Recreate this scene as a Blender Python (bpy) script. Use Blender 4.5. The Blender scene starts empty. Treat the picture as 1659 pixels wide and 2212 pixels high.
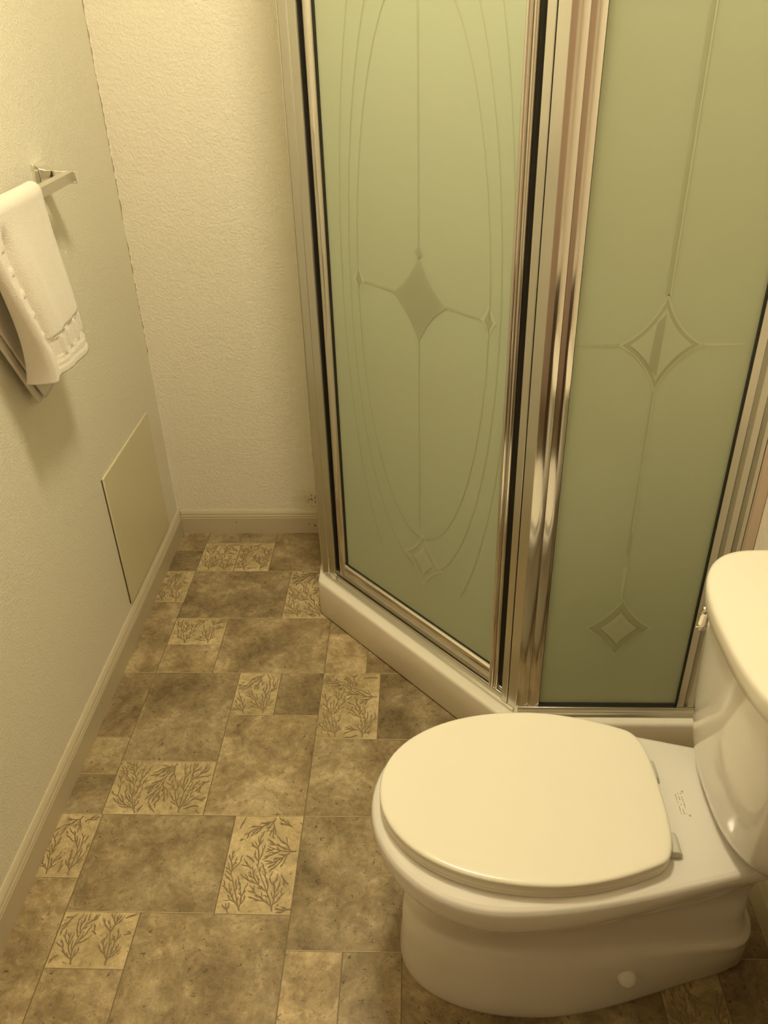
import bpy, math, random
from mathutils import Vector, Matrix
S = bpy.context.scene
COL = S.collection
PI = math.pi

# ------------------------------------------------------------------ camera, light, exposure
CAM_H = 1.5
cam_d = bpy.data.cameras.new('camera'); cam = bpy.data.objects.new('camera', cam_d); COL.objects.link(cam)
cam_d.sensor_fit = 'VERTICAL'; cam_d.sensor_height = 32.0; cam_d.sensor_width = 24.0
cam_d.lens = 1783.0 / 2212.0 * 32.0
cam_d.clip_start = 0.01
_f, _cx, _cy = 1783.0, 829.5, 1106.0
_dy = Vector((903 - _cx, -10 - _cy, _f)).normalized()
_dz = -Vector((918 - _cx, 3960 - _cy, _f)).normalized()
_dz = (_dz - _dy * _dz.dot(_dy)).normalized()
_dx = _dy.cross(_dz)
_r = Vector((_dx[0], _dy[0], _dz[0])); _d = Vector((_dx[1], _dy[1], _dz[1])); _w = Vector((_dx[2], _dy[2], _dz[2]))
cam.matrix_world = Matrix(((_r[0], -_d[0], -_w[0], 0), (_r[1], -_d[1], -_w[1], 0), (_r[2], -_d[2], -_w[2], CAM_H), (0, 0, 0, 1)))
S.camera = cam

S.view_settings.view_transform = 'Standard'; S.view_settings.look = 'None'
S.view_settings.gamma = 1.0; S.view_settings.use_curve_mapping = False
S.view_settings.exposure = 0.0

LIGHT_COL = (1.0, 0.885, 0.60)
CEIL_LAMP = (-.06, 1.20, 2.44)
DOME_STRENGTH = 114.0

world = bpy.data.worlds.new('world'); S.world = world; world.use_nodes = True
world.node_tree.nodes['Background'].inputs[0].default_value = (1, .85, .6, 1)
world.node_tree.nodes['Background'].inputs[1].default_value = 0.02


# ------------------------------------------------------------------ helpers
def tag(o, label=None, cat=None, group=None, kind=None):
    if label: o['label'] = label
    if cat: o['category'] = cat
    if group: o['group'] = group
    if kind: o['kind'] = kind
    return o

def empty(name, loc=(0, 0, 0), parent=None):
    o = bpy.data.objects.new(name, None); COL.objects.link(o); o.location = loc
    o.empty_display_size = 0.05
    if parent: o.parent = parent
    return o

class MB:
    def __init__(s): s.v = []; s.f = []; s.m = []
    def vert(s, p): s.v.append(tuple(p)); return len(s.v) - 1
    def face(s, idx, m=0): s.f.append(tuple(idx)); s.m.append(m)
    def poly(s, pts, m=0): s.face([s.vert(p) for p in pts], m)
    def box(s, a, b, m=0):
        x0, y0, z0 = a; x1, y1, z1 = b
        i = [s.vert(p) for p in ((x0, y0, z0), (x1, y0, z0), (x1, y1, z0), (x0, y1, z0), (x0, y0, z1), (x1, y0, z1), (x1, y1, z1), (x0, y1, z1))]
        for q in ((0, 3, 2, 1), (4, 5, 6, 7), (0, 1, 5, 4), (1, 2, 6, 5), (2, 3, 7, 6), (3, 0, 4, 7)): s.face([i[k] for k in q], m)
    def prism(s, pts, z0, z1, m=0):
        a = [s.vert((p[0], p[1], z0)) for p in pts]; b = [s.vert((p[0], p[1], z1)) for p in pts]
        n = len(pts)
        for k in range(n): s.face((a[k], a[(k + 1) % n], b[(k + 1) % n], b[k]), m)
        s.face(a[::-1], m); s.face(b, m)
    def extrude(s, prof, fn, t0, t1, m=0, steps=1):
        """prof: list of (a,b); fn(a,b,t) -> point"""
        n = len(prof); prev = None; first = None
        for k in range(steps + 1):
            t = t0 + (t1 - t0) * k / steps
            cur = [s.vert(fn(a, b, t)) for a, b in prof]
            if prev:
                for i in range(n): s.face((prev[i], prev[(i + 1) % n], cur[(i + 1) % n], cur[i]), m)
            else: first = cur
            prev = cur
        s.face(first[::-1], m); s.face(prev, m)
    def loft(s, rings, m=0, cap0=True, cap1=True):
        prev = None; n = len(rings[0]); first = None
        for r in rings:
            cur = [s.vert(p) for p in r]
            if prev:
                for i in range(n): s.face((prev[i], prev[(i + 1) % n], cur[(i + 1) % n], cur[i]), m)
            else: first = cur
            prev = cur
        if cap0: s.capsym(first, m, True)
        if cap1: s.capsym(prev, m, False)
    def capsym(s, r, m, flip):
        n = len(r)
        i, j = 0, n - 1
        # r[0] and r[n//2] are the ends of a symmetric loop
        k = n // 2
        for t in range(k):
            a, b, c, d = r[t], r[t + 1], r[(n - t - 1) % n], r[(n - t) % n]
            q = [a, b, c, d]
            u = []
            for x in q:
                if x not in u: u.append(x)
            if len(u) >= 3: s.face(u[::-1] if flip else u, m)
    def tube(s, path, rad, seg=12, m=0):
        rings = []
        for i, p in enumerate(path):
            p = Vector(p)
            a = Vector(path[max(i - 1, 0)]); b = Vector(path[min(i + 1, len(path) - 1)])
            t = (b - a).normalized()
            u = t.cross(Vector((0, 0, 1)))
            if u.length < 1e-3: u = t.cross(Vector((1, 0, 0)))
            u.normalize(); w = t.cross(u)
            r = rad[i] if isinstance(rad, (list, tuple)) else rad
            rings.append([p + u * r * math.cos(2 * PI * k / seg) + w * r * math.sin(2 * PI * k / seg) for k in range(seg)])
        s.loft(rings, m)
    def build(s, name, mats, parent=None, smooth=False, bevel=0, angle=35, segs=2, solid=0, recalc=True):
        me = bpy.data.meshes.new(name); me.from_pydata(s.v, [], s.f)
        if not isinstance(mats, (list, tuple)): mats = [mats]
        for x in mats: me.materials.append(x)
        for p, mi in zip(me.polygons, s.m): p.material_index = mi
        if recalc:
            import bmesh
            bm = bmesh.new(); bm.from_mesh(me); bmesh.ops.recalc_face_normals(bm, faces=bm.faces); bm.to_mesh(me); bm.free()
        if smooth or bevel:
            me.shade_smooth(); me.set_sharp_from_angle(angle=math.radians(angle))
        me.update()
        o = bpy.data.objects.new(name, me); COL.objects.link(o)
        if parent: o.parent = parent; o.matrix_parent_inverse = Matrix.Translation(-parent_world(parent))
        if solid:
            md = o.modifiers.new('solid', 'SOLIDIFY'); md.thickness = solid; md.offset = 0
        if bevel:
            md = o.modifiers.new('bevel', 'BEVEL'); md.width = bevel; md.segments = segs; md.limit_method = 'ANGLE'; md.angle_limit = math.radians(30); md.harden_normals = False
        return o

def parent_world(p):
    v = Vector((0, 0, 0))
    while p:
        v += p.location
        if p.parent: v += p.matrix_parent_inverse.translation
        p = p.parent
    return v

def mat(name, col, rough=.5, metal=0., spec=.5, coat=0., bump=None, aniso=0):
    m = bpy.data.materials.new(name); m.use_nodes = True
    b = m.node_tree.nodes['Principled BSDF']
    b.inputs['Base Color'].default_value = (*col, 1); b.inputs['Roughness'].default_value = rough
    b.inputs['Metallic'].default_value = metal; b.inputs['Specular IOR Level'].default_value = spec
    b.inputs['Coat Weight'].default_value = coat; b.inputs['Coat Roughness'].default_value = .05
    if bump:
        scale, strength, dist, detail = bump
        N = m.node_tree.nodes; L = m.node_tree.links
        tc = N.new('ShaderNodeTexCoord'); n = N.new('ShaderNodeTexNoise'); n.inputs['Scale'].default_value = scale
        n.inputs['Detail'].default_value = detail; n.inputs['Roughness'].default_value = .55
        bp = N.new('ShaderNodeBump'); bp.inputs['Strength'].default_value = strength; bp.inputs['Distance'].default_value = dist
        L.new(tc.outputs['Object'], n.inputs['Vector']); L.new(n.outputs['Fac'], bp.inputs['Height']); L.new(bp.outputs['Normal'], b.inputs['Normal'])
    return m

# ------------------------------------------------------------------ materials
WALL = (.86, .80, .66)
def wall_mat(name, col, scale, strength, stain=False, crack=False):
    m = mat(name, col, .62, spec=.3)
    N = m.node_tree.nodes; L = m.node_tree.links; b = N['Principled BSDF']
    tc = N.new('ShaderNodeTexCoord')
    n1 = N.new('ShaderNodeTexNoise'); n1.inputs['Scale'].default_value = scale; n1.inputs['Detail'].default_value = 2.5
    n2 = N.new('ShaderNodeTexNoise'); n2.inputs['Scale'].default_value = scale * .33; n2.inputs['Detail'].default_value = 1
    L.new(tc.outputs['Object'], n1.inputs['Vector']); L.new(tc.outputs['Object'], n2.inputs['Vector'])
    cr = N.new('ShaderNodeValToRGB'); cr.color_ramp.elements[0].position = .38; cr.color_ramp.elements[1].position = .62
    L.new(n1.outputs['Fac'], cr.inputs['Fac'])
    ad = N.new('ShaderNodeMath'); ad.operation = 'ADD'; L.new(cr.outputs['Color'], ad.inputs[0]); L.new(n2.outputs['Fac'], ad.inputs[1])
    bp = N.new('ShaderNodeBump'); bp.inputs['Strength'].default_value = strength; bp.inputs['Distance'].default_value = .0012
    L.new(ad.outputs[0], bp.inputs['Height']); L.new(bp.outputs['Normal'], b.inputs['Normal'])
    last = None
    base = N.new('ShaderNodeRGB'); base.outputs[0].default_value = (*col, 1); last = base.outputs[0]
    def mixin(fac, c):
        nonlocal last
        mx = N.new('ShaderNodeMix'); mx.data_type = 'RGBA'
        L.new(fac, mx.inputs['Factor']); L.new(last, mx.inputs['A']); mx.inputs['B'].default_value = (*c, 1)
        last = mx.outputs['Result']
    if stain:
        # brown mould specks beside the shower frame near the baseboard
        def blob(cx, cz, rx, rz, thr, sc, c, pw):
            sp = N.new('ShaderNodeSeparateXYZ'); L.new(tc.outputs['Object'], sp.inputs[0])
            def m2(op, a, bb):
                k = N.new('ShaderNodeMath'); k.operation = op
                for i, q in enumerate((a, bb)):
                    if isinstance(q, (int, float)): k.inputs[i].default_value = q
                    elif q is not None: L.new(q, k.inputs[i])
                return k.outputs[0]
            dx = m2('DIVIDE', m2('SUBTRACT', sp.outputs['X'], cx), rx); dz = m2('DIVIDE', m2('SUBTRACT', sp.outputs['Z'], cz), rz)
            d = m2('SQRT', m2('ADD', m2('MULTIPLY', dx, dx), m2('MULTIPLY', dz, dz)), None)
            mask = m2('MAXIMUM', m2('SUBTRACT', 1.0, d), 0.0)
            nn = N.new('ShaderNodeTexNoise'); nn.inputs['Scale'].default_value = sc; nn.inputs['Detail'].default_value = 4
            L.new(tc.outputs['Object'], nn.inputs['Vector'])
            g = m2('GREATER_THAN', m2('ADD', nn.outputs['Fac'], m2('MULTIPLY', mask, .35)), thr) if pw else m2('MULTIPLY', mask, m2('MULTIPLY', nn.outputs['Fac'], 1.1))
            f = m2('MULTIPLY', m2('MULTIPLY', g, m2('MINIMUM', m2('MULTIPLY', mask, 3), 1.0)), .65)
            mixin(f, c)
        blob(-.36, .115, .075, .06, .7, 60, (.45, .33, .12), False)
        blob(-.345, .12, .05, .055, .79, 120, (.16, .12, .06), True)
    if crack:
        sp = N.new('ShaderNodeSeparateXYZ'); L.new(tc.outputs['Object'], sp.inputs[0])
        def m2(op, a, bb):
            k = N.new('ShaderNodeMath'); k.operation = op
            for i, q in enumerate((a, bb)):
                if isinstance(q, (int, float)): k.inputs[i].default_value = q
                elif q is not None: L.new(q, k.inputs[i])
            return k.outputs[0]
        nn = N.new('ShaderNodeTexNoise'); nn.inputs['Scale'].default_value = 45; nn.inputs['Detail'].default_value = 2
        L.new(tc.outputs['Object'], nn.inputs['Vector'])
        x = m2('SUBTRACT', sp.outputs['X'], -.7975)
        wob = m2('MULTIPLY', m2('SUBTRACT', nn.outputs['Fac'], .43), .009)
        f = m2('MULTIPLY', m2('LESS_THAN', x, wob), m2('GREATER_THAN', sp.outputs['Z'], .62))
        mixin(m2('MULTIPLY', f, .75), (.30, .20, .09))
    L.new(last, b.inputs['Base Color'])
    return m
M_wall_l = wall_mat('wall_paint_fine', (.84, .79, .66), 260, .45)
M_wall_b = wall_mat('wall_paint_orange_peel', (.90, .84, .71), 150, .6, stain=True, crack=True)
M_wall_r = wall_mat('wall_paint_right', (.88, .80, .68), 180, .35)
M_ceil = mat('ceiling_paint', (.85, .82, .74), .8)
M_trim = mat('trim_paint', (.60, .52, .37), .38, bump=(30, .2, .0008, 3))
M_panel = mat('panel_plastic', (.74, .67, .46), .33)
M_porc = mat('porcelain', (.80, .76, .70), .10, spec=.55, coat=.3)
M_seat = mat('seat_plastic', (.84, .79, .67), .22, spec=.45)
M_hinge = mat('hinge_plastic', (.62, .62, .52), .3)
M_mark = mat('stamp_ink', (.50, .42, .28), .5)
M_alum = mat('brushed_aluminium', (.66, .65, .60), .26, metal=1)
M_alum_p = mat('polished_aluminium', (.72, .69, .65), .12, metal=1)
M_gasket = mat('black_gasket', (.02, .018, .012), .5)
M_chrome = mat('chrome', (.88, .86, .82), .06, metal=1)
M_bar = mat('satin_metal_bar', (.68, .64, .54), .38, metal=.65)
M_acryl = mat('white_acrylic', (.86, .80, .68), .20, spec=.5)
M_wood = mat('added_vanity_wood', (.10, .055, .028), .4)
M_counter = mat('counter_marble', (.75, .68, .58), .2)
M_door = mat('door_paint', (.62, .46, .36), .45)

def towel_mat():
    m = mat('terry_cloth', (.86, .79, .70), .95, spec=.1, bump=(420, .9, .0016, 4))
    b = m.node_tree.nodes['Principled BSDF']; b.inputs['Sheen Weight'].default_value = .35; b.inputs['Sheen Roughness'].default_value = .5
    return m
M_towel = towel_mat()

def frosted(name, col, tcol):
    m = bpy.data.materials.new(name); m.use_nodes = True; N = m.node_tree.nodes; L = m.node_tree.links
    N.clear(); out = N.new('ShaderNodeOutputMaterial')
    d = N.new('ShaderNodeBsdfDiffuse'); d.inputs[0].default_value = (*col, 1)
    t = N.new('ShaderNodeBsdfTranslucent'); t.inputs[0].default_value = (*tcol, 1)
    g = N.new('ShaderNodeBsdfGlossy'); g.inputs[0].default_value = (.9, .95, .9, 1); g.inputs['Roughness'].default_value = .35
    fr = N.new('ShaderNodeFresnel'); fr.inputs[0].default_value = 1.35
    a = N.new('ShaderNodeMixShader'); a.inputs[0].default_value = .5; L.new(d.outputs[0], a.inputs[1]); L.new(t.outputs[0], a.inputs[2])
    c = N.new('ShaderNodeMixShader'); L.new(fr.outputs[0], c.inputs[0]); L.new(a.outputs[0], c.inputs[1]); L.new(g.outputs[0], c.inputs[2])
    L.new(c.outputs[0], out.inputs[0])
    return m
GLC = (.70, .75, .575)
M_glass = frosted('frosted_green_glass', GLC, (.84, .885, .72))
M_etch_l = frosted('etched_glass_light', (.79, .81, .63), (.92, .95, .80))
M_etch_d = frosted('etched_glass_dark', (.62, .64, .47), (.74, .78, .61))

def floor_tile_mat(name, coral):
    m = bpy.data.materials.new(name); m.use_nodes = True; N = m.node_tree.nodes; L = m.node_tree.links; b = N['Principled BSDF']
    tc = N.new('ShaderNodeTexCoord'); at = N.new('ShaderNodeAttribute'); at.attribute_name = 'tile'
    sp = N.new('ShaderNodeSeparateColor'); L.new(at.outputs['Color'], sp.inputs[0])
    # offset the noise per tile
    sc = N.new('ShaderNodeVectorMath'); sc.operation = 'SCALE'; L.new(at.outputs['Color'], sc.inputs[0]); sc.inputs['Scale'].default_value = 13.
    ad = N.new('ShaderNodeVectorMath'); ad.operation = 'ADD'; L.new(tc.outputs['Object'], ad.inputs[0]); L.new(sc.outputs[0], ad.inputs[1])
    n1 = N.new('ShaderNodeTexNoise'); n1.inputs['Scale'].default_value = 7; n1.inputs['Detail'].default_value = 12; n1.inputs['Roughness'].default_value = .72; n1.inputs['Distortion'].default_value = .35
    L.new(ad.outputs[0], n1.inputs['Vector'])
    r1 = N.new('ShaderNodeValToRGB'); e = r1.color_ramp.elements
    if coral:
        e[0].position = .3; e[0].color = (.43, .325, .165, 1); e[1].position = .68; e[1].color = (.74, .60, .36, 1)
    else:
        e[0].position = .34; e[0].color = (.185, .132, .068, 1); e[1].position = .68; e[1].color = (.56, .455, .285, 1)
        x = e.new(.5); x.color = (.345, .262, .146, 1)
    L.new(n1.outputs['Fac'], r1.inputs['Fac'])
    # fine veins and pits
    n2 = N.new('ShaderNodeTexNoise'); n2.inputs['Scale'].default_value = 95; n2.inputs['Detail'].default_value = 6; n2.inputs['Roughness'].default_value = .7; n2.inputs['Distortion'].default_value = .6
    L.new(ad.outputs[0], n2.inputs['Vector'])
    r2 = N.new('ShaderNodeValToRGB'); r2.color_ramp.elements[0].position = .335; r2.color_ramp.elements[0].color = (.34, .29, .24, 1); r2.color_ramp.elements[1].position = .40; r2.color_ramp.elements[1].color = (1, 1, 1, 1)
    L.new(n2.outputs['Fac'], r2.inputs['Fac'])
    n3 = N.new('ShaderNodeTexNoise'); n3.inputs['Scale'].default_value = 34; n3.inputs['Detail'].default_value = 5; n3.inputs['Roughness'].default_value = .7; n3.inputs['Distortion'].default_value = .8
    L.new(ad.outputs[0], n3.inputs['Vector'])
    r3 = N.new('ShaderNodeValToRGB'); r3.color_ramp.elements[0].position = .3; r3.color_ramp.elements[0].color = (.74, .72, .70, 1); r3.color_ramp.elements[1].position = .7; r3.color_ramp.elements[1].color = (1.22, 1.21, 1.18, 1)
    L.new(n3.outputs['Fac'], r3.inputs['Fac'])
    def mul(a, c):
        mx = N.new('ShaderNodeMix'); mx.data_type = 'RGBA'; mx.blend_type = 'MULTIPLY'; mx.inputs['Factor'].default_value = 1
        L.new(a, mx.inputs['A']); L.new(c, mx.inputs['B']); return mx.outputs['Result']
    c = mul(mul(r1.outputs[0], r2.outputs[0]), r3.outputs[0])
    n5 = N.new('ShaderNodeTexNoise'); n5.inputs['Scale'].default_value = 42; n5.inputs['Detail'].default_value = 3; n5.inputs['Distortion'].default_value = 1.5
    L.new(ad.outputs[0], n5.inputs['Vector'])
    r5 = N.new('ShaderNodeValToRGB'); q = r5.color_ramp.elements; q[0].position = .0; q[0].color = (1, 1, 1, 1); q[1].position = 1.0; q[1].color = (1, 1, 1, 1)
    for pp, vv in ((.405, 1.0), (.42, .72), (.435, 1.0), (.575, 1.0), (.59, 1.3), (.605, 1.0)):
        z_ = q.new(pp); z_.color = (vv, vv, vv, 1)
    L.new(n5.outputs['Fac'], r5.inputs['Fac'])
    c = mul(c, r5.outputs[0])
    tone = N.new('ShaderNodeCombineColor')
    for i in range(3): L.new(sp.outputs[0], tone.inputs[i])
    c = mul(c, tone.outputs[0])
    L.new(c, b.inputs['Base Color']); b.inputs['Roughness'].default_value = .42; b.inputs['Specular IOR Level'].default_value = .35
    bp = N.new('ShaderNodeBump'); bp.inputs['Strength'].default_value = .35; bp.inputs['Distance'].default_value = .0007
    L.new(n3.outputs['Fac'], bp.inputs['Height']); L.new(bp.outputs['Normal'], b.inputs['Normal'])
    return m
M_tile = floor_tile_mat('stone_vinyl', False)
M_coral = floor_tile_mat('coral_vinyl', True)
M_grout = mat('grout_dark', (.20, .145, .07), .5)
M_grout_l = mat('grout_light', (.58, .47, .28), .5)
M_branch = mat('coral_branch_print', (.255, .185, .095), .5)
M_subfl = mat('floor_base', (.24, .18, .09), .6)

# ------------------------------------------------------------------ room
XL, XR, YB, YF, ZC = -.798, .648, 2.283, -.62, 2.44
def slab(name, a, b, m, label):
    k = MB(); k.box(a, b); o = k.build(name, m); return tag(o, label, name.split('_')[0], kind='structure')
slab('wall_left', (XL - .1, YF - .1, 0), (XL, YB + .1, ZC), M_wall_l, 'cream left wall with fine paint texture and the towel bar')
slab('wall_back', (XL, YB, 0), (XR, YB + .1, ZC), M_wall_b, 'cream textured back wall left of the shower')
slab('wall_right', (XR, YF - .1, 0), (XR + .1, YB + .1, ZC), M_wall_r, 'cream right wall behind the toilet tank')
slab('wall_front', (XL, YF - .1, 0), (XR, YF, ZC), M_wall_r, 'cream wall behind the viewpoint')
slab('ceiling', (XL - .1, YF - .1, ZC), (XR + .1, YB + .1, ZC + .1), M_ceil, 'plain pale ceiling')

# floor: vinyl sheet with a printed random-tile pattern
ax, bx, cx_, dx_, ex, fx = XL, -.697, -.474, -.253, -.104, -.036
TL = [ # x0,x1,y0,y1,coral,tone
 (ax, -.699, 1.377, 1.603, 0, .95), (ax, -.699, 1.267, 1.377, 0, 1.05), (ax, -.699, 1.158, 1.267, 0, .85),
 (-.699, cx_, 1.305, 1.603, 0, .86), (-.699, cx_, 1.158, 1.305, 1, .88),
 (cx_, -.364, 1.453, 1.603, 1, .86), (-.364, dx_, 1.453, 1.603, 0, .85), (cx_, dx_, 1.158, 1.453, 0, 1.08),
 (dx_, ex, 1.378, 1.603, 1, .86), (ex, .12, 1.378, 1.603, 0, .72), (dx_, .045, 1.158, 1.378, 0, .95),
 (ax, -.695, 1.004, 1.158, 1, .95), (ax, -.695, .58, 1.004, 0, 1.12),
 (-.695, -.402, .932, 1.158, 0, .92), (-.402, dx_, .932, 1.158, 1, .98), (dx_, fx, .862, 1.158, 0, .9),
 (-.695, -.546, .821, .932, 1, 1.0), (-.695, -.546, .51, .821, 0, 1.1), (-.546, dx_, .51, .932, 0, 1.02),
 (dx_, -.146, .60, .862, 0, 1.35), (-.146, fx, .60, .862, 0, .92), (fx, .19, .862, 1.158, 0, 1.2), (fx, .12, .60, .862, 0, .95),
 (ax, -.697, 2.170, YB, 0, 1.05), (-.697, -.47, 2.21, YB, 0, .82), (-.47, -.25, 2.056, YB, 0, .98),
 (ax, -.697, 2.056, 2.170, 0, .84), (-.697, -.58, 2.056, 2.21, 1, .92), (-.58, -.47, 2.056, 2.21, 1, .92),
 (ax, -.697, 1.902, 2.056, 1, .92), (-.697, -.397, 1.828, 2.056, 0, .92), (-.397, -.25, 1.828, 2.056, 1, .92),
 (ax, -.699, 1.603, 1.902, 0, 1.08), (-.699, -.548, 1.714, 1.828, 1, .9), (-.699, -.548, 1.603, 1.714, 0, 1.15), (-.548, dx_, 1.603, 1.828, 0, 1.0),
 (dx_, -.142, 1.603, 1.758, 0, 1.18), (dx_, -.142, 1.758, 1.828, 0, .95), (-.142, .1, 1.603, 1.828, 0, .9),
 (.045, .27, 1.158, 1.378, 0, .9), (.12, .35, 1.378, 1.603, 0, .9), (.19, .42, .862, 1.158, 0, .95), (.12, .42, .60, .862, 0, .78),
 (.42, XR, .862, 1.08, 0, .82), (.42, .53, .72, .862, 1, .72), (.53, XR, .60, .862, 0, .72), (.42, .53, .60, .72, 0, .8), (.42, XR, 1.08, 1.35, 0, .9), (.27, .42, 1.158, 1.35, 0, .9),
 (dx_, fx, .4, .60, 0, 1), (fx, .3, .4, .6, 0, .9), (.3, XR, .4, .6, 0, .8), (ax, -.695, .3, .58, 1, 1), (-.695, dx_, .3, .51, 0, 1),
]
def build_floor():
    k = MB(); tones = []
    k.box((XL, YF, -.1), (XR, YB, -.0006), 3); tones += [(1, 1, 1)] * 6
    rnd = random.Random(5)
    g = .0011
    for (x0, x1, y0, y1, co, tone) in TL:
        k.poly([(x0 + g, y0 + g, 0), (x1 - g, y0 + g, 0), (x1 - g, y1 - g, 0), (x0 + g, y1 - g, 0)], 1 if co else 0)
        t = (tone, rnd.random(), rnd.random()); tones.append(t)
        # printed bright highlight on the far side of each horizontal joint
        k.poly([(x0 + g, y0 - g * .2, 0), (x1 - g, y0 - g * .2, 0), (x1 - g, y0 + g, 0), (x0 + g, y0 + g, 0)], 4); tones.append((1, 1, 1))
        if co:
            tw, th = x1 - x0, y1 - y0
            taken = []; hz = [0]
            def strip(pts, ws):
                hz[0] += 1; zz = .00035 + hz[0] * 4e-6
                L_, R_ = [], []
                for i, p in enumerate(pts):
                    a = pts[max(i - 1, 0)]; b = pts[min(i + 1, len(pts) - 1)]
                    dx, dy = b[0] - a[0], b[1] - a[1]; l = math.hypot(dx, dy) or 1
                    nx, ny = -dy / l * ws[i], dx / l * ws[i]
                    L_.append((p[0] + nx, p[1] + ny)); R_.append((p[0] - nx, p[1] - ny))
                for i in range(len(pts) - 1):
                    q = [R_[i], R_[i + 1], L_[i + 1], L_[i]]
                    k.poly([(x, y, zz) for x, y in q], 2); tones.append((tone, .5, .5))
            def free(x, y, own, d):
                if not (x0 + .0025 < x < x1 - .0025 and y0 + .0025 < y < y1 - .0025): return False
                for (a, b, o_) in taken:
                    if o_ != own and (a - x) ** 2 + (b - y) ** 2 < d * d: return False
                return True
            ids = [0]
            def curve(x, y, ang, ln, w, curl, parent_id, depth):
                ids[0] += 1; me = ids[0]; n = max(4, int(ln / .0035)); pts = [(x, y)]; a = ang; st = ln / n; pa = []
                for i in range(n):
                    a += curl / n + rnd.uniform(-.05, .05); x += math.cos(a) * st; y += math.sin(a) * st
                    if not free(x, y, parent_id if i * st < .008 else me, .0042): break
                    pts.append((x, y)); pa.append(a)
                if len(pts) < 4: return
                for p in pts: taken.append((p[0], p[1], me))
                m = len(pts) - 1
                strip(pts, [w * (.45 + .75 * max(0, math.sin(PI * (.1 + .9 * i / m))) ** .8) if depth else w * (1.15 - .6 * i / m) for i in range(m + 1)])
                for i in range(2, m):
                    if depth < 3 and rnd.random() < (.95 if depth < 2 else .5):
                        sd = 1 if i % 2 else -1
                        curve(pts[i][0], pts[i][1], pa[i - 1] + sd * rnd.uniform(.45, .85), ln * rnd.uniform(.38, .62), w * .9, -sd * rnd.uniform(.2, 1.1), me, depth + 1)
            roots = [(x0 + tw * .32, y0 + .006, PI / 2 + .35), (x0 + tw * .75, y0 + .006, PI / 2 + .1), (x1 - .006, y0 + th * .62, PI + .2), (x0 + .006, y0 + th * .45, .6), (x0 + tw * .6, y1 - .006, -PI / 2 - .6)]
            if tw * th < .014: roots = [roots[0], roots[2], roots[3]]
            for rx, ry, ra in roots:
                curve(rx, ry, ra + rnd.uniform(-.3, .3), min(tw, th) * .6 + .025, .00135, rnd.uniform(-.8, .8), 0, 0)
            for _ in range(int(tw * th / .0009)):
                curve(rnd.uniform(x0, x1), rnd.uniform(y0, y1), rnd.uniform(0, 2 * PI), .035, .0012, rnd.uniform(-1.2, 1.2), 0, 1)
    o = k.build('floor', [M_tile, M_coral, M_branch, M_grout, M_grout_l], recalc=False)
    ca = o.data.color_attributes.new('tile', 'FLOAT_COLOR', 'CORNER')
    li = 0
    for p, t in zip(o.data.polygons, tones):
        for _ in p.loop_indices:
            ca.data[li].color = (t[0], t[1], t[2], 1); li += 1
    tag(o, 'brown stone-look vinyl floor with leafy coral pattern tiles', 'floor', kind='structure')
build_floor()

# baseboards: moulded profile (offset from wall, height)
BB = [(0, 0), (.013, 0), (.013, .058), (.0115, .061), (.0125, .064), (.0115, .067), (.0095, .070), (.0100, .073), (.0085, .077), (.006, .081), (.0035, .084), (0, .085)]
M_dot = mat('nail_hole', (.05, .035, .02), .8)
def baseboard(name, fn, t0, t1, label, dots=()):
    k = MB(); k.extrude(BB, fn, t0, t1)
    for t, h, rr in dots:
        k.poly([fn(.0133, h + rr * math.sin(2 * PI * i / 8), t + rr * math.cos(2 * PI * i / 8)) for i in range(8)], 1)
    return tag(k.build(name, [M_trim, M_dot], smooth=True, angle=25), label, 'baseboard', kind='structure')
baseboard('baseboard_left', lambda a, b, t: (XL + a, t, b), YF, YB, 'moulded tan baseboard along the left wall', [(2.09, .040, .0022), (1.83, .042, .0014), (1.45, .040, .0014)])
baseboard('baseboard_back', lambda a, b, t: (t, YB - a, b), XL + .012, -.288, 'moulded tan baseboard along the back wall', [(-.605, .043, .002), (-.365, .036, .0022), (-.345, .03, .003)])
baseboard('baseboard_right', lambda a, b, t: (XR - a, t, b), .30, 1.318, 'moulded tan baseboard on the right wall behind the toilet')

# corner caulk line
k = MB(); k.extrude([(0, 0), (.004, 0), (.0015, -.0015), (0, -.004)], lambda a, b, t: (XL + a, YB + b, t), .085, ZC)
tag(k.build('trim_1', M_wall_b, smooth=True), 'caulked inside corner between left and back walls', 'trim', kind='structure')

# ------------------------------------------------------------------ access panel
k = MB(); k.box((XL, 1.770, .100), (XL + .006, 2.168, .494))
tag(k.build('access_panel', M_panel, bevel=.0025), 'smooth square cream access panel low on the left wall above the baseboard', 'panel')

pnl = bpy.data.objects['access_panel']
k = MB(); k.box((XL, 1.7675, .100), (XL + .0015, 1.7705, .490)); k.build('edge_gap_shadow', mat('gap_shadow_paint', (.09, .06, .03), .9), pnl)  # dark strip painting the shadow gap along the panel's near edge
# ------------------------------------------------------------------ shower pan
A0 = Vector((-.287, 1.851, 0)); DD = Vector((.676, -.737, 0)).normalized(); NN = Vector((-.737, -.676, 0)).normalized()
PB = A0 - NN * .03
PAN_Z = .118
YP = 1.32
xk = A0.x + (YP - A0.y) / DD.y * DD.x      # pan corner at the post
def round_poly(pts, rad, seg=6):
    out = []
    n = len(pts)
    for i in range(n):
        p0, p1, p2 = Vector(pts[i - 1]), Vector(pts[i]), Vector(pts[(i + 1) % n]); r = rad[i]
        if r <= 0: out.append(tuple(p1)); continue
        u = (p0 - p1).normalized(); w = (p2 - p1).normalized()
        ang = u.angle(w); t = r / math.tan(ang / 2)
        a = p1 + u * t; b = p1 + w * t
        for k2 in range(seg + 1):
            s = k2 / seg
            out.append(tuple(a * (1 - s) ** 2 + p1 * 2 * s * (1 - s) + b * s ** 2))
    return out
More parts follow.
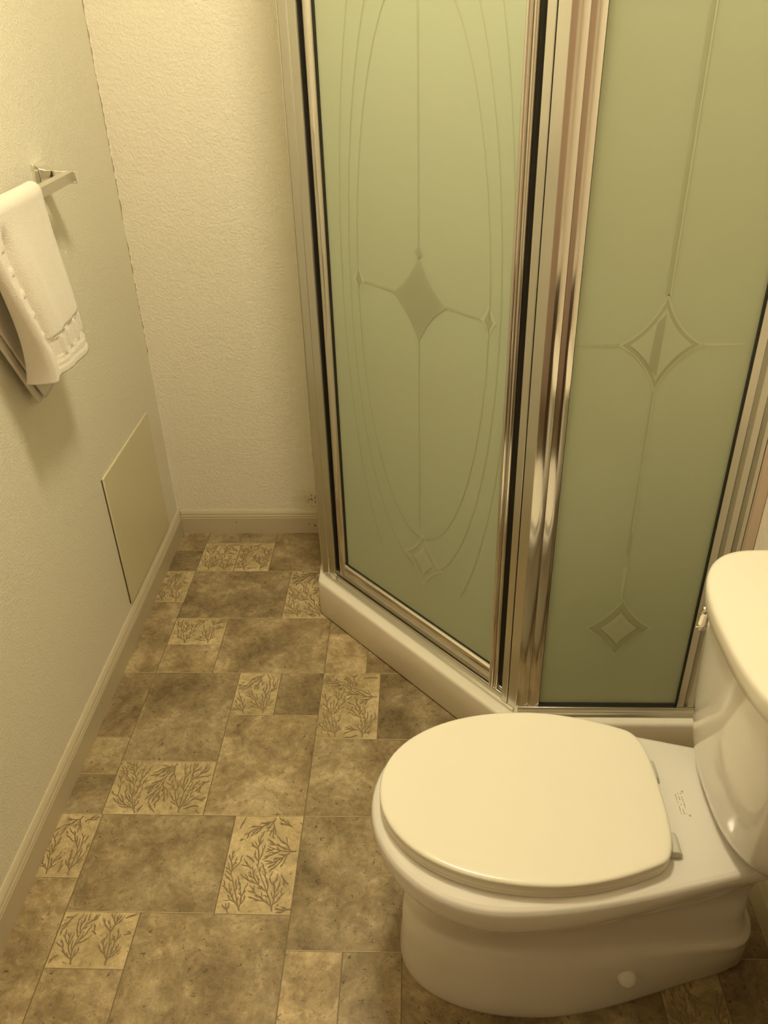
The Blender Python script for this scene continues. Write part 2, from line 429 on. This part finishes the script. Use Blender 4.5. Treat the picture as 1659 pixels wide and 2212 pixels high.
def inset_pan(d):
    # outline offset inwards by d on the three exposed sides
    x0 = A0.x + d
    q = A0 - NN * d
    yp = YP + d
    ya = q.y + (x0 - q.x) / DD.x * DD.y
    xb = q.x + (yp - q.y) / DD.y * DD.x
    return [(x0, YB - .001), (x0, ya), (xb, yp), (XR - .001, yp), (XR - .001, YB - .001)]
k = MB()
prof = [(0.004, 0), (.0, .006), (0, .107), (.001, .1125), (.0035, .1165), (.008, PAN_Z), (.055, PAN_Z), (.062, .112), (.068, .09), (.075, .05)]
rings = []
for d, z in prof:
    pl = round_poly(inset_pan(d), [0, max(.03 - d * .3, .01), max(.03 - d * .3, .01), 0, 0])
    rings.append([(x, y, z) for x, y in pl])
prev = None
for r in rings:
    cur = [k.vert(p) for p in r]
    if prev:
        for i in range(len(cur)): k.face((prev[i], prev[(i + 1) % len(cur)], cur[(i + 1) % len(cur)], cur[i]))
    prev = cur
k.face(prev)
pan = k.build('shower_pan', M_acryl, smooth=True, angle=50)
tag(pan, 'low white corner shower base with rounded lip on the tiled floor', 'shower base')

# surround walls inside the shower
k = MB(); k.box((-.24, YB - .012, PAN_Z), (XR - .013, YB, 2.0)); tag(k.build('wall_shower_back', M_acryl, bevel=.003), 'white back wall panel inside the frosted shower', 'wall', kind='structure')
k = MB(); k.box((XR - .012, 1.385, PAN_Z), (XR, YB, 2.0)); tag(k.build('wall_shower_right', M_acryl, bevel=.003), 'white right wall panel inside the frosted shower', 'wall', kind='structure')

# ------------------------------------------------------------------ shower enclosure
enc = empty('shower_enclosure', (.05, 1.6, PAN_Z))
tag(enc, 'corner shower enclosure of frosted green etched glass in silver aluminium frames', 'shower')
ZT = 1.88
def W(s, o, z): return PB + DD * s + NN * o + Vector((0, 0, z))
def vprof(name, prof, z0, z1, m, parent=enc, bevel=.0012, smooth=False):
    k = MB(); k.extrude(prof, lambda a, b, t: tuple(W(a, b, t)), z0, z1)
    return k.build(name, m, parent, bevel=bevel, smooth=smooth)
def box_diag(k, s0, s1, o0, o1, z0, z1, m=0):
    k.extrude([(s0, o0), (s1, o0), (s1, o1), (s0, o1)], lambda a, b, t: tuple(W(a, b, t)), z0, z1, m)
# left jamb (face with a raised bead line)
vprof('wall_side_jamb', [(-.014, -.022), (-.014, 0), (.014, 0), (.015, -.0015), (.017, -.0015), (.018, 0), (.029, 0), (.029, .002), (.047, .002), (.047, -.022)], PAN_Z, ZT, M_alum, bevel=.0006)
# corner post: flat strike faces on the door side, two polished bands on the front side
S_E = (PB.y - 1.35) / -DD.y
post_c = W(S_E, 0, 0)
k = MB(); box_diag(k, .664, .681, -.022, .001, PAN_Z, ZT); box_diag(k, .6825, S_E, -.022, 0, PAN_Z, ZT)
post = k.build('corner_post', M_alum, enc, bevel=.0012)
k = MB()
def band(x0, x1):
    n = 8; pr = [(x0, 1.372)] + [(x0 + (x1 - x0) * i / n, 1.3505 - .0022 * math.sin(PI * i / n)) for i in range(n + 1)] + [(x1, 1.372)]
    k.prism(pr, PAN_Z, ZT)
band(post_c.x + .0005, .2395); band(.2405, .2635)
k.build('polished_band', M_alum_p, post, smooth=True, angle=30)
k = MB(); box_diag(k, .643, .666, -.03, -.020, PAN_Z + .01, ZT); k.build('seal', M_gasket, post)
# bottom track and header on the door side
k = MB()
k.extrude([(.003, .118), (.004, .126), (-.002, .130), (-.004, .144), (-.030, .146), (-.030, .118)], lambda a, b, t: tuple(W(t, a, b)), .0, S_E - .006)
k.extrude([(-.010, .1445), (-.012, .151), (-.016, .151), (-.016, .1445)], lambda a, b, t: tuple(W(t, a, b)), .045, .662)
tr = k.build('bottom_track', M_alum, enc, bevel=.0006)
k = MB(); box_diag(k, -.014, S_E, -.03, .004, ZT, ZT + .04); k.build('header_rail', M_alum, enc, bevel=.002)
# door
door = empty('shower_door', (0, 0, 0), enc)
door.parent = enc; door.location = (0, 0, 0)
door['label'] = 'frosted door with thin oval etched lines'
Z0, Z1 = .157, ZT - .02
def stile(s0, s1, o0, o1):
    n = 8; return [(s0, o0)] + [(s0 + (s1 - s0) * i / n, o1 - .005 * (1 - math.sin(PI * i / n) ** .7)) for i in range(n + 1)] + [(s1, o0)]
vprof('door_stile', stile(.0565, .083, -.024, -.003), Z0, Z1, M_alum_p, door, bevel=0, smooth=True)
vprof('door_stile', stile(.622, .634, -.024, .002) , Z0 - .012, Z1, M_alum_p, door, bevel=0, smooth=True)
vprof('door_stile', stile(.6345, .645, -.024, -.002), Z0 - .012, Z1, M_alum_p, door, bevel=0, smooth=True)
k = MB(); k.extrude([(-.024, .160), (-.004, .160), (-.002, .166), (-.006, .172), (-.004, .178), (-.006, .190), (-.014, .194), (-.024, .194)], lambda a, b, t: tuple(W(t, a, b)), .083, .622)
k.build('door_rail', M_alum_p, door, bevel=.0006); k = MB()
k.extrude([(-.024, Z1 - .03), (-.004, Z1 - .03), (-.004, Z1), (-.024, Z1)], lambda a, b, t: tuple(W(t, a, b)), .083, .622)
k.build('door_rail', M_alum_p, door, bevel=.0006)
GO = -.016
k = MB(); box_diag(k, .083, .622, GO - .005, GO, .19, Z1 - .02); gp = k.build('glass_pane', M_glass, door)
k = MB()
box_diag(k, .083, .0865, GO, GO + .003, .192, Z1 - .03); box_diag(k, .6185, .622, GO, GO + .003, .192, Z1 - .03); box_diag(k, .083, .622, GO, GO + .003, .192, .1965)
box_diag(k, .0435, .0585, -.03, -.020, PAN_Z + .022, ZT); box_diag(k, .045, .64, -.022, -.0165, .1465, .160)
k.build('gasket', M_gasket, door)

# etched lines: strips laid on the pane; pt(s,z) -> world
def face_out(k, n):
    for i, f in enumerate(k.f):
        a, b, c = (Vector(k.v[q]) for q in f[:3])
        if (b - a).cross(c - a).dot(n) < 0: k.f[i] = f[::-1]
def etch_strip(k, pts, w, pt, m):
    if not isinstance(w, (list, tuple)): w = [w] * len(pts)
    Ls, Rs = [], []
    for i, p in enumerate(pts):
        a = pts[max(i - 1, 0)]; b = pts[min(i + 1, len(pts) - 1)]
        dx, dy = b[0] - a[0], b[1] - a[1]; l = math.hypot(dx, dy) or 1
        Ls.append((p[0] - dy / l * w[i] / 2, p[1] + dx / l * w[i] / 2)); Rs.append((p[0] + dy / l * w[i] / 2, p[1] - dx / l * w[i] / 2))
    for i in range(len(pts) - 1): k.poly([pt(*Ls[i]), pt(*Ls[i + 1]), pt(*Rs[i + 1]), pt(*Rs[i])], m)
def arc(p, q, c, bend, n=10):
    # curve p->q bowed towards centre c
    mx, my = (p[0] + q[0]) / 2, (p[1] + q[1]) / 2
    kx, ky = mx + (c[0] - mx) * bend, my + (c[1] - my) * bend
    return [((1 - t) ** 2 * p[0] + 2 * t * (1 - t) * kx + t * t * q[0], (1 - t) ** 2 * p[1] + 2 * t * (1 - t) * ky + t * t * q[1]) for t in [i / n for i in range(n + 1)]]
def star(c, hw, hh, bend):
    V = [(c[0], c[1] + hh), (c[0] + hw, c[1]), (c[0], c[1] - hh), (c[0] - hw, c[1])]
    return [arc(V[i], V[(i + 1) % 4], c, bend) for i in range(4)]
def star_fill(k, c, hw, hh, bend, pt, m):
    for a in star(c, hw, hh, bend):
        for i in range(len(a) - 1): k.poly([pt(*c), pt(*a[i]), pt(*a[i + 1])], m)
def star_ring(k, c, hw, hh, t, bend, pt, m, only=None):
    o_ = star(c, hw, hh, bend); i_ = star(c, hw - t, hh - t, bend)
    for q, (a, b) in enumerate(zip(o_, i_)):
        for i in range(len(a) - 1): k.poly([pt(*a[i]), pt(*a[i + 1]), pt(*b[i + 1]), pt(*b[i])], m)
MD = [M_etch_l, M_etch_d]
ptd = lambda s, z: tuple(W(s, GO + .0006, z)); ptd2 = lambda s, z: tuple(W(s, GO + .0009, z))
k = MB(); CS = .374; CZ = .992
for a_, b_, side in ((.190, .565, 0), (.217, .66, 0), (.245, .80, 0)):
    for sg in (-1, 1):
        zb = {.190: .0, .217: .0, .245: .0}[a_]
        pts = []
        for i in range(49):
            th = -PI / 2 + PI * i / 48
            z = CZ + b_ * math.sin(th); s_ = CS + sg * a_ * math.cos(th)
            if z < .30 or z > Z1 - .03 or not (.09 < s_ < .615): continue
            pts.append((s_, z))
        etch_strip(k, pts, .003, ptd, 1)
etch_strip(k, [(CS, CZ + .08), (CS, Z1 - .03)], .0045, ptd, 1)
etch_strip(k, [(CS, CZ - .08), (CS, .45)], .0045, ptd, 1)
star_fill(k, (CS, CZ - .002), .078, .088, .32, ptd2, 1)
star_fill(k, (CS, CZ + .09), .012, .014, .1, ptd2, 1)
for sg in (-1, 1):
    c = (CS + sg * .188, CZ)
    star_fill(k, c, .020, .036, .3, ptd, 0); star_fill(k, c, .011, .022, .15, ptd2, 1)
    etch_strip(k, [(CS + sg * .074, CZ), (CS + sg * .168, CZ)], .005, ptd, 1)
star_ring(k, (CS + .012, .365), .066, .078, .009, .35, ptd2, 0); star_fill(k, (CS + .012, .365), .033, .042, .2, ptd2, 0)
face_out(k, NN); k.build('etched_design', MD, door, recalc=False)

# fixed front panel
fixed = empty('fixed_panel', (0, 0, 0), enc)
fixed['label'] = 'narrow fixed frosted panel with etched diamonds'
YG = 1.357
k = MB(); k.box((.262, YG, .135), (.572, YG + .005, ZT - .01)); k.build('glass_pane', M_glass, fixed)
k = MB(); k.box((.2635, 1.352, .141), (.569, YG, .1465)); k.box((.5665, 1.352, .141), (.5695, YG, ZT)); k.box((.2635, 1.3535, .141), (.265, YG, ZT)); k.build('gasket', M_gasket, fixed)
k = MB()
k.extrude([(1.338, .118), (1.340, .124), (1.345, .128), (1.346, .141), (1.372, .141), (1.372, .118)], lambda a, b, t: (t, a, b), post_c.x + .004, .635); k.build('sill_rail', M_alum, fixed, bevel=.0008)
# fluted wall stile
pr = [(.5695, 1.372), (.5695, 1.3500), (.5700, 1.3490), (.5835, 1.3490), (.5845, 1.352), (.588, 1.357), (.592, 1.3510), (.5935, 1.3480), (.6055, 1.3480), (.607, 1.352), (.611, 1.357), (.615, 1.3510), (.616, 1.3480), (.6235, 1.3480), (.6245, 1.372)]
k = MB(); k.prism(pr, .1415, ZT); k.build('wall_stile', M_alum, fixed, smooth=True, angle=25)
k = MB(); k.box((.625, 1.345, PAN_Z), (XR, 1.375, ZT)); k.build('wall_jamb', mat('jamb_satin', (.72, .60, .50), .42, metal=.5), fixed, bevel=.003)
k = MB(); k.box((post_c.x, 1.344, ZT), (XR, 1.374, ZT + .04)); k.build('header_rail', M_alum, fixed, bevel=.002)
ptf = lambda x, z: (x, YG - .0006, z); ptf2 = lambda x, z: (x, YG - .0009, z); ptf3 = lambda x, z: (x, YG - .0013, z); ptf4 = lambda x, z: (x, YG - .0016, z)
k = MB(); CX = .4105; CZ2 = .985
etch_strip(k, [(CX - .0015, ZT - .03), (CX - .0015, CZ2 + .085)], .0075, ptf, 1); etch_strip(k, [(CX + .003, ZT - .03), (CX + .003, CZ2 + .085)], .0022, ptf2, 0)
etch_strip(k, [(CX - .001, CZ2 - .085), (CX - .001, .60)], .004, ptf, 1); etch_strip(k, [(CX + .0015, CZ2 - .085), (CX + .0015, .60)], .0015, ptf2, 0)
etch_strip(k, [(CX, .60), (CX, .565), (CX, .545)], [.004, .009, .002], ptf2, 1)
etch_strip(k, [(CX, .52), (CX, .47), (CX + .001, .44)], [.008, .006, .004], ptf2, 0)
for sg in (-1, 1):
    etch_strip(k, [(CX + sg * .07, CZ2), (CX + sg * .14, CZ2)], [.005, .002], ptf, 0 if sg > 0 else 1)
star_ring(k, (CX, CZ2), .072, .088, .006, .42, ptf, 0); star_ring(k, (CX, CZ2), .064, .080, .012, .36, ptf2, 1)
star_fill(k, (CX, CZ2), .052, .066, .30, ptf3, 0)
k.poly([ptf4(CX - .016, CZ2 - .040), ptf4(CX + .0, CZ2 - .056), ptf4(CX + .002, CZ2 + .055), ptf4(CX - .012, CZ2 + .038)], 1)  # dark band paints the vertical line's parallax shadow inside the diamond
c2 = (CX + .005, .362)
star_ring(k, c2, .071, .078, .007, .30, ptf, 0); star_ring(k, c2, .062, .068, .018, .22, ptf2, 1); star_fill(k, c2, .038, .042, .14, ptf3, 0)
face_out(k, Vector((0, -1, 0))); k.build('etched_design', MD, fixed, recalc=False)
# return panel to the back wall
ret = empty('return_panel', (0, 0, 0), enc)
k = MB(); k.box((-.272, 1.915, .13), (-.267, YB - .03, ZT)); k.build('glass_pane', M_glass, ret)
k = MB(); k.box((-.279, 1.890, PAN_Z), (-.257, 1.915, ZT)); k.box((-.279, YB - .03, PAN_Z), (-.257, YB - .0005, ZT)); k.box((-.279, 1.915, PAN_Z), (-.257, YB - .03, .14)); k.box((-.279, 1.875, ZT), (-.257, YB, ZT + .04)); k.build('return_frame', M_alum, ret, bevel=.002)

# ------------------------------------------------------------------ toilet
TY = .880
toi = empty('toilet', (.27, TY, 0))
tag(toi, 'white two-piece toilet with closed elongated lid against the right wall', 'toilet')
NS = 44
def hw_profile(x, xf, xb, xm, wf, wb, rc, nf=2.0):
    if x <= xm:
        t = (xm - x) / (xm - xf); w = wf * max(0, 1 - t ** nf) ** (1 / nf)
    else:
        xe = max(xb - rc * .3, xm + .01); t = min((x - xm) / (xe - xm), 1); t = t * t * (3 - 2 * t) * .55 + t * t * .45
        w = wf + (wb - wf) * t
    if x > xb - rc:
        t = (x - (xb - rc)) / rc; w *= max(0, 1 - t ** 3.2) ** (1 / 2.6)
    return w
def egg(z, xf, xb, xm, wf, wb, rc, nf=2.0, n=NS):
    xs = [xf + (xb - xf) * (1 - math.cos(PI * i / n)) / 2 for i in range(n + 1)]
    hw = [hw_profile(x, xf, xb, xm, wf, wb, rc, nf) for x in xs]; hw[0] = hw[-1] = 0
    top = [(xs[i], TY + hw[i], z) for i in range(n + 1)]
    bot = [(xs[i], TY - hw[i], z) for i in range(n - 1, 0, -1)]
    return top + bot
LV = [ # z, xf, xb, xm, wf, wb, rc
 (0.000, -.038, .580, .19, .128, .040, .09, 2.25), (.008, -.040, .583, .19, .130, .044, .09, 2.25), (.035, -.039, .580, .19, .128, .052, .09, 2.25),
 (.075, -.036, .575, .19, .121, .064, .09, 2.2), (.118, -.034, .570, .19, .112, .072, .08, 2.2), (.138, -.032, .566, .18, .105, .076, .07, 2.1), (.150, -.030, .555, .17, .098, .071, .06, 2.0),
 (.180, -.026, .548, .15, .098, .068, .06, 2.0), (.212, -.020, .545, .13, .103, .068, .06, 2.0), (.245, -.014, .546, .12, .114, .064, .06, 2.0),
 (.275, -.016, .550, .12, .130, .066, .06, 2.0), (.300, -.028, .556, .12, .150, .070, .06, 2.0), (.322, -.046, .566, .12, .169, .074, .05, 2.0),
 (.340, -.065, .580, .12, .183, .080, .05, 2.0), (.356, -.076, .595, .12, .189, .086, .04, 2.0), (.376, -.080, .605, .12, .190, .092, .04, 2.0),
 (.390, -.080, .608, .12, .188, .094, .04, 2.0), (.397, -.076, .606, .12, .184, .091, .04, 2.0), (.400, -.070, .602, .12, .178, .086, .04, 2.0)]
def interp(LV, n):
    out = []
    for i in range(len(LV) - 1):
        p0 = LV[max(i - 1, 0)]; p1 = LV[i]; p2 = LV[i + 1]; p3 = LV[min(i + 2, len(LV) - 1)]
        for j in range(n):
            t = j / n; row = []
            for a, b, c, d in zip(p0, p1, p2, p3):
                row.append(.5 * ((2 * b) + (-a + c) * t + (2 * a - 5 * b + 4 * c - d) * t * t + (-a + 3 * b - 3 * c + d) * t ** 3))
            row[0] = p1[0] + (p2[0] - p1[0]) * t
            out.append(tuple(row))
    out.append(LV[-1]); return out
k = MB(); k.loft([egg(*l) for l in interp(LV, 3)])
bowl = k.build('bowl', M_porc, toi, smooth=True, angle=60)
# seat and lid
def lidring(z, g, n=NS):
    xf, xb, wf = -.065 + g, .376 - g, .1665 - g
    xs = [xf + (xb - xf) * (1 - math.cos(PI * i / n)) / 2 for i in range(n + 1)]; hw = []
    for x in xs:
        if x < .18: w = wf * max(0, 1 - ((.18 - x) / (.18 - xf)) ** 2.12) ** (1 / 2.12)
        else: w = wf - .047 * min((x - .18) / .185, 1.05) ** 1.9
        if x > xb - .034: w *= max(0, 1 - ((x - (xb - .034)) / .034) ** 3.4) ** (1 / 2.8)
        hw.append(w)
    hw[0] = hw[-1] = 0
    return [(xs[i], TY + .001 + hw[i], z) for i in range(n + 1)] + [(xs[i], TY + .001 - hw[i], z) for i in range(n - 1, 0, -1)]
k = MB(); k.loft([lidring(.4005, .004), lidring(.402, .001), lidring(.409, .0), lidring(.4115, .002)]); k.build('seat', M_seat, toi, smooth=True, angle=50)
k = MB(); k.loft([lidring(.4125, .001), lidring(.4135, -.001), lidring(.4275, -.001), lidring(.4298, .0), lidring(.4312, .002), lidring(.4319, .0055), lidring(.4320, .012)]); k.build('lid', M_seat, toi, smooth=True, angle=50)
for yy, ln in ((TY + .059, .036), (TY - .080, .036)):
    k = MB()
    k.extrude([(.362, .401), (.388, .401), (.388, .407), (.385, .413), (.380, .416), (.362, .416)], lambda a, b, t: (a, t, b), yy - ln / 2, yy + ln / 2)
    k.build('hinge', M_hinge, toi, bevel=.002)
# bolt caps on both sides of the foot
for sg in (-1, 1):
    k = MB(); cc = Vector((.345, TY + sg * .103, .088)); nrm = Vector((0, sg * .75, .66)).normalized()
    u = nrm.cross(Vector((1, 0, 0))).normalized(); w = Vector((1, 0, 0))
    rings = []
    for a, h in ((.017, -.008), (.017, .002), (.0155, .007), (.012, .0105), (.006, .0125), (.0008, .013)):
        rings.append([cc + w * a * math.cos(2 * PI * i / 20) + u * a * math.sin(2 * PI * i / 20) + nrm * h for i in range(20)])
    k.loft(rings); k.build('bolt_cap', M_porc, toi, smooth=True, angle=60)
# maker's stamp on the deck: two rows of tiny faint print
k = MB(); rnd = random.Random(3)
for row in range(3):
    y = TY - .018
    while y < TY + .022:
        ln = rnd.uniform(.0012, .004)
        if rnd.random() < .8: k.box((.4075 + row * .0045, y, .4002), (.4075 + row * .0045 + rnd.uniform(.0008, .0018), y + ln, .4006))
        y += ln + rnd.uniform(.0008, .002)
for dy in (-.022, .024): k.box((.419, TY + dy, .4002), (.4225, TY + dy + .003, .4006))
k.build('stamped_mark', M_mark, toi)
# tank
TXC = .527; TXB = .638
def tring(z, xf, hw, xb=TXB, nf=2.6, n=64):
    pts = []
    for i in range(n):
        a = 2 * PI * i / n + PI
        c, s_ = math.cos(a), math.sin(a)
        e = 2 / nf if c < 0 else 2 / 7.
        x = (TXC - xf if c < 0 else xb - TXC) * math.copysign(abs(c) ** (e), c); 
        if c < 0: y = hw * math.copysign(abs(s_) ** (2 / nf), s_)
        else: y = hw * math.copysign(abs(s_) ** (2 / 7.), s_)
        pts.append((TXC + x, TY + y, z))
    return pts
TV = [(.4003, .463, .108), (.404, .457, .116), (.412, .451, .132), (.425, .446, .150), (.445, .441, .165), (.475, .437, .175), (.53, .433, .181), (.62, .429, .186), (.716, .426, .189), (.7165, .440, .175)]
k = MB(); k.loft([tring(*v) for v in TV]); tank = k.build('tank', M_porc, toi, smooth=True, angle=60)
TLV = [(.717, .428, .186), (.717, .419, .196), (.720, .415, .200), (.733, .4135, .2015), (.744, .4125, .2025), (.750, .4135, .2015), (.7535, .417, .198), (.755, .424, .191)]
k = MB(); k.loft([tring(z, a, h, .640) for z, a, h in TLV]); k.build('tank_lid', M_seat, toi, smooth=True, angle=70)
k = MB()
k.tube([(.485, TY + .150, .674), (.456, TY + .150, .674)], [.0115, .0115], 20)
k.tube([(.455, TY + .150, .676), (.449, TY + .151, .674), (.447, TY + .153, .662), (.446, TY + .154, .644), (.446, TY + .154, .634)], [.0065, .008, .008, .0085, .0075], 14)
k.build('flush_lever', M_chrome, toi, smooth=True, angle=50)

# ------------------------------------------------------------------ towel bar
tb = empty('towel_bar', (XL, 1.82, 1.195))
tag(tb, 'square chrome towel bar on the left wall with the towel over it', 'towel bar')
def mount(yc):
    k = MB()
    def sq(x, hy, z0, z1): return [(x, yc - hy, z0), (x, yc + hy, z0), (x, yc + hy, z1), (x, yc - hy, z1)]
    k.loft([sq(XL, .031, 1.163, 1.226), sq(XL + .006, .031, 1.163, 1.226), sq(XL + .012, .024, 1.170, 1.219)], cap0=True)
    k.loft([sq(XL + .012, .022, 1.172, 1.217), sq(XL + .022, .015, 1.180, 1.213), sq(XL + .045, .011, 1.184, 1.210), sq(XL + .082, .010, 1.184, 1.208)])
    return k.build('bar_mount', M_chrome, tb, bevel=.0012)
mount(1.82); mount(1.21)
k = MB(); k.box((-.745, 1.21, 1.186), (-.7255, 1.8095, 1.2065)); k.build('bar', M_bar, tb, bevel=.001)

# ------------------------------------------------------------------ hand towel
def build_towel():
    k = MB(); NU, NF, NBK, NT = 70, 110, 50, 10
    BXC = -.7352; 
    def smooth(t): t = max(0, min(1, t)); return t * t * (3 - 2 * t)
    def near_y(z):  # ridge (near corner) of the front layer
        return 1.375 + .068 * smooth((1.2 - z) / .32)
    FAR = 1.640
    def front(u, z):
        # u 0 free edge ... .16 ridge ... .36 groove ... 1 far edge
        ny = near_y(z); t = (1.2 - z) / .31
        xb = -.7185 + .020 * smooth(t * 1.1)
        if u < .16:
            q = 1 - u / .16
            x = xb - .006 - (.004 + .041 * max(0, (1.15 - z) / .262) ** 1.6) * q; y = ny - .012 * q * (1 - q) + .004 * q
            x += .006 * (1 - q) ** 2
        else:
            q = (u - .16) / .84; y = ny + (FAR - ny) * q; x = xb
            g = .25 - .04 * t
            x -= .016 * math.exp(-((q - g) / .045) ** 2) * smooth((1.19 - z) / .05) * (1 - .75 * smooth((t - .72) / .2))
            x += .004 * math.exp(-((q - .42) / .10) ** 2) * smooth((1.19 - z) / .1)
            x += .006 * math.exp(-((q - .03) / .06) ** 2)
            x -= .005 * smooth((q - .85) / .15)
            # woven side squares between ridge and groove
            if .08 < q < .22 and .95 < z < 1.15:
                ph = ((1.15 - z) / .042) % 1
                x -= .0026 * (1 if .12 < ph < .88 else 0)
            # woven border near the hem
            if q > .2 - .0:
                zb = z + .012 * (1 - q)
                if .928 < zb < .966:
                    ph = (q / .20) % 1
                    x -= .0042 * (1 if .14 < ph < .86 else .1)
                elif .920 < zb < .928 or .966 < zb < .973: x -= .0022
        zz = z
        lim = .888
        hem = lim + .010 * math.sin(q * 3 if u >= .16 else 0) * 0
        if z < lim + .012 and u > .3: x += .002
        # hem slants: nearer corner hangs slightly lower
        return (x, y, zz + .004 * math.sin(u * 5) * smooth((1.0 - z) / .1))
    ZTOP = 1.2165; zh = 1.2
    rows = []
    for i in range(NBK):           # back layer from its hem up to the bar
        z = .815 + (zh - .815) * i / (NBK - 1); r = []
        for j in range(NU + 1):
            u = j / NU
            t = (zh - z) / .385
            y0 = max(1.375, 1.520 - .60 * (z - .815)); q = u
            y = y0 + (1.635 - y0) * q; x = -.7520 - .024 * smooth(t * 2.2) + .003 * math.sin(q * 6 + t * 3) * smooth(t * 2)
            r.append((x, y, z + .02 * q * smooth(t)))
        rows.append(r)
    for i in range(1, NT):
        a = PI * i / NT; r = []
        for j in range(NU + 1):
            u = j / NU; b = rows[NBK - 1][j]; f = front(u, zh)
            s = (1 - math.cos(a)) / 2
            x = b[0] + (f[0] - b[0]) * s; y = b[1] + (f[1] - b[1]) * s
            r.append((x, y, zh + .0175 * math.sin(a)))
        rows.append(r)
    for i in range(NF + 1):
        z = zh + (.888 - zh) * i / NF
        rows.append([front(j / NU, z) for j in range(NU + 1)])
    idx = [[k.vert(p) for p in r] for r in rows]
    for i in range(len(rows) - 1):
        for j in range(NU): k.face((idx[i][j], idx[i][j + 1], idx[i + 1][j + 1], idx[i + 1][j]))
    # second ply of the back layer
    o = k.build('hand_towel', M_towel, smooth=True, angle=180, solid=.007)
    k2 = MB(); rows = []
    for i in range(40):
        z = .822 + (1.19 - .822) * i / 39; r = []
        for j in range(31):
            q = j / 30; t = (1.2 - z) / .385
            y0 = max(1.385, 1.535 - .60 * (z - .815))
            r.append((-.7510 - .014 * smooth(t * 2.2) * 1.0 + .010 * smooth(t * 1.4) * 0, y0 + (1.63 - y0) * q, z + .02 * q * smooth(t)))
        rows.append(r)
    idx = [[k2.vert(p) for p in r] for r in rows]
    for i in range(39):
        for j in range(30): k2.face((idx[i][j], idx[i][j + 1], idx[i + 1][j + 1], idx[i + 1][j]))
    k2.build('inner_fold', M_towel, o, smooth=True, angle=180, solid=.005)
    tag(o, 'folded white terry hand towel hanging over the chrome bar', 'towel')
build_towel()

M_glow = bpy.data.materials.new('lamp_glow'); M_glow.use_nodes = True
_b = M_glow.node_tree.nodes['Principled BSDF']; _b.inputs['Base Color'].default_value = (.9, .85, .75, 1); _b.inputs['Emission Color'].default_value = (*LIGHT_COL, 1); _b.inputs['Emission Strength'].default_value = DOME_STRENGTH

lamp = empty('ceiling_lamp', CEIL_LAMP)
tag(lamp, 'round frosted dome lamp on the ceiling in front of the shower', 'lamp')
k = MB(); rings = []
for r, h in ((.150, 0), (.150, .012), (.140, .018)): rings.append([(CEIL_LAMP[0] + r * math.cos(2 * PI * i / 32), CEIL_LAMP[1] + r * math.sin(2 * PI * i / 32), CEIL_LAMP[2] - h) for i in range(32)])
k.loft(rings); k.build('lamp_base', M_chrome, lamp, smooth=True)
k = MB(); rings = []
for i in range(10):
    a = PI / 2 * i / 9.3; rings.append([(CEIL_LAMP[0] + .13 * math.cos(a) * math.cos(2 * PI * j / 32), CEIL_LAMP[1] + .13 * math.cos(a) * math.sin(2 * PI * j / 32), CEIL_LAMP[2] - .018 - .085 * math.sin(a)) for j in range(32)])
k.loft(rings); k.build('diffuser', M_glow, lamp, smooth=True, angle=60)

# ------------------------------------------------------------------ unseen vanity and door, added to be reflected in the shower frame
van = empty('added_vanity', (.40, -.15, 0)); tag(van, 'unseen dark wooden vanity added beside the toilet for brown reflections', 'cabinet')
k = MB(); k.box((.20, YF + .002, .08), (XR - .002, .24, .78)); k.box((.25, YF + .002, 0), (XR - .002, .22, .08)); k.build('carcass', M_wood, van, bevel=.002)
for y0, y1 in ((-.60, -.20), (-.18, .22)):
    k = MB(); k.box((.182, y0, .12), (.20, y1, .74)); d_ = k.build('door', M_wood, van, bevel=.004)
    k = MB(); k.tube([(.181, y1 - .04, .55), (.16, y1 - .04, .55)], [.006, .012], 12); k.build('knob', M_chrome, d_, smooth=True)
k = MB(); k.box((.165, YF + .002, .78), (XR - .002, .26, .815)); k.build('countertop', M_counter, van, bevel=.006)
k = MB(); k.box((-.70, YF, 0), (.06, YF + .03, 2.03)); dr = k.build('added_door', M_door, bevel=.003); tag(dr, 'unseen pinkish door added behind the viewpoint for reflections', 'door', kind='structure')  # added out of view to give the metal pinkish reflections
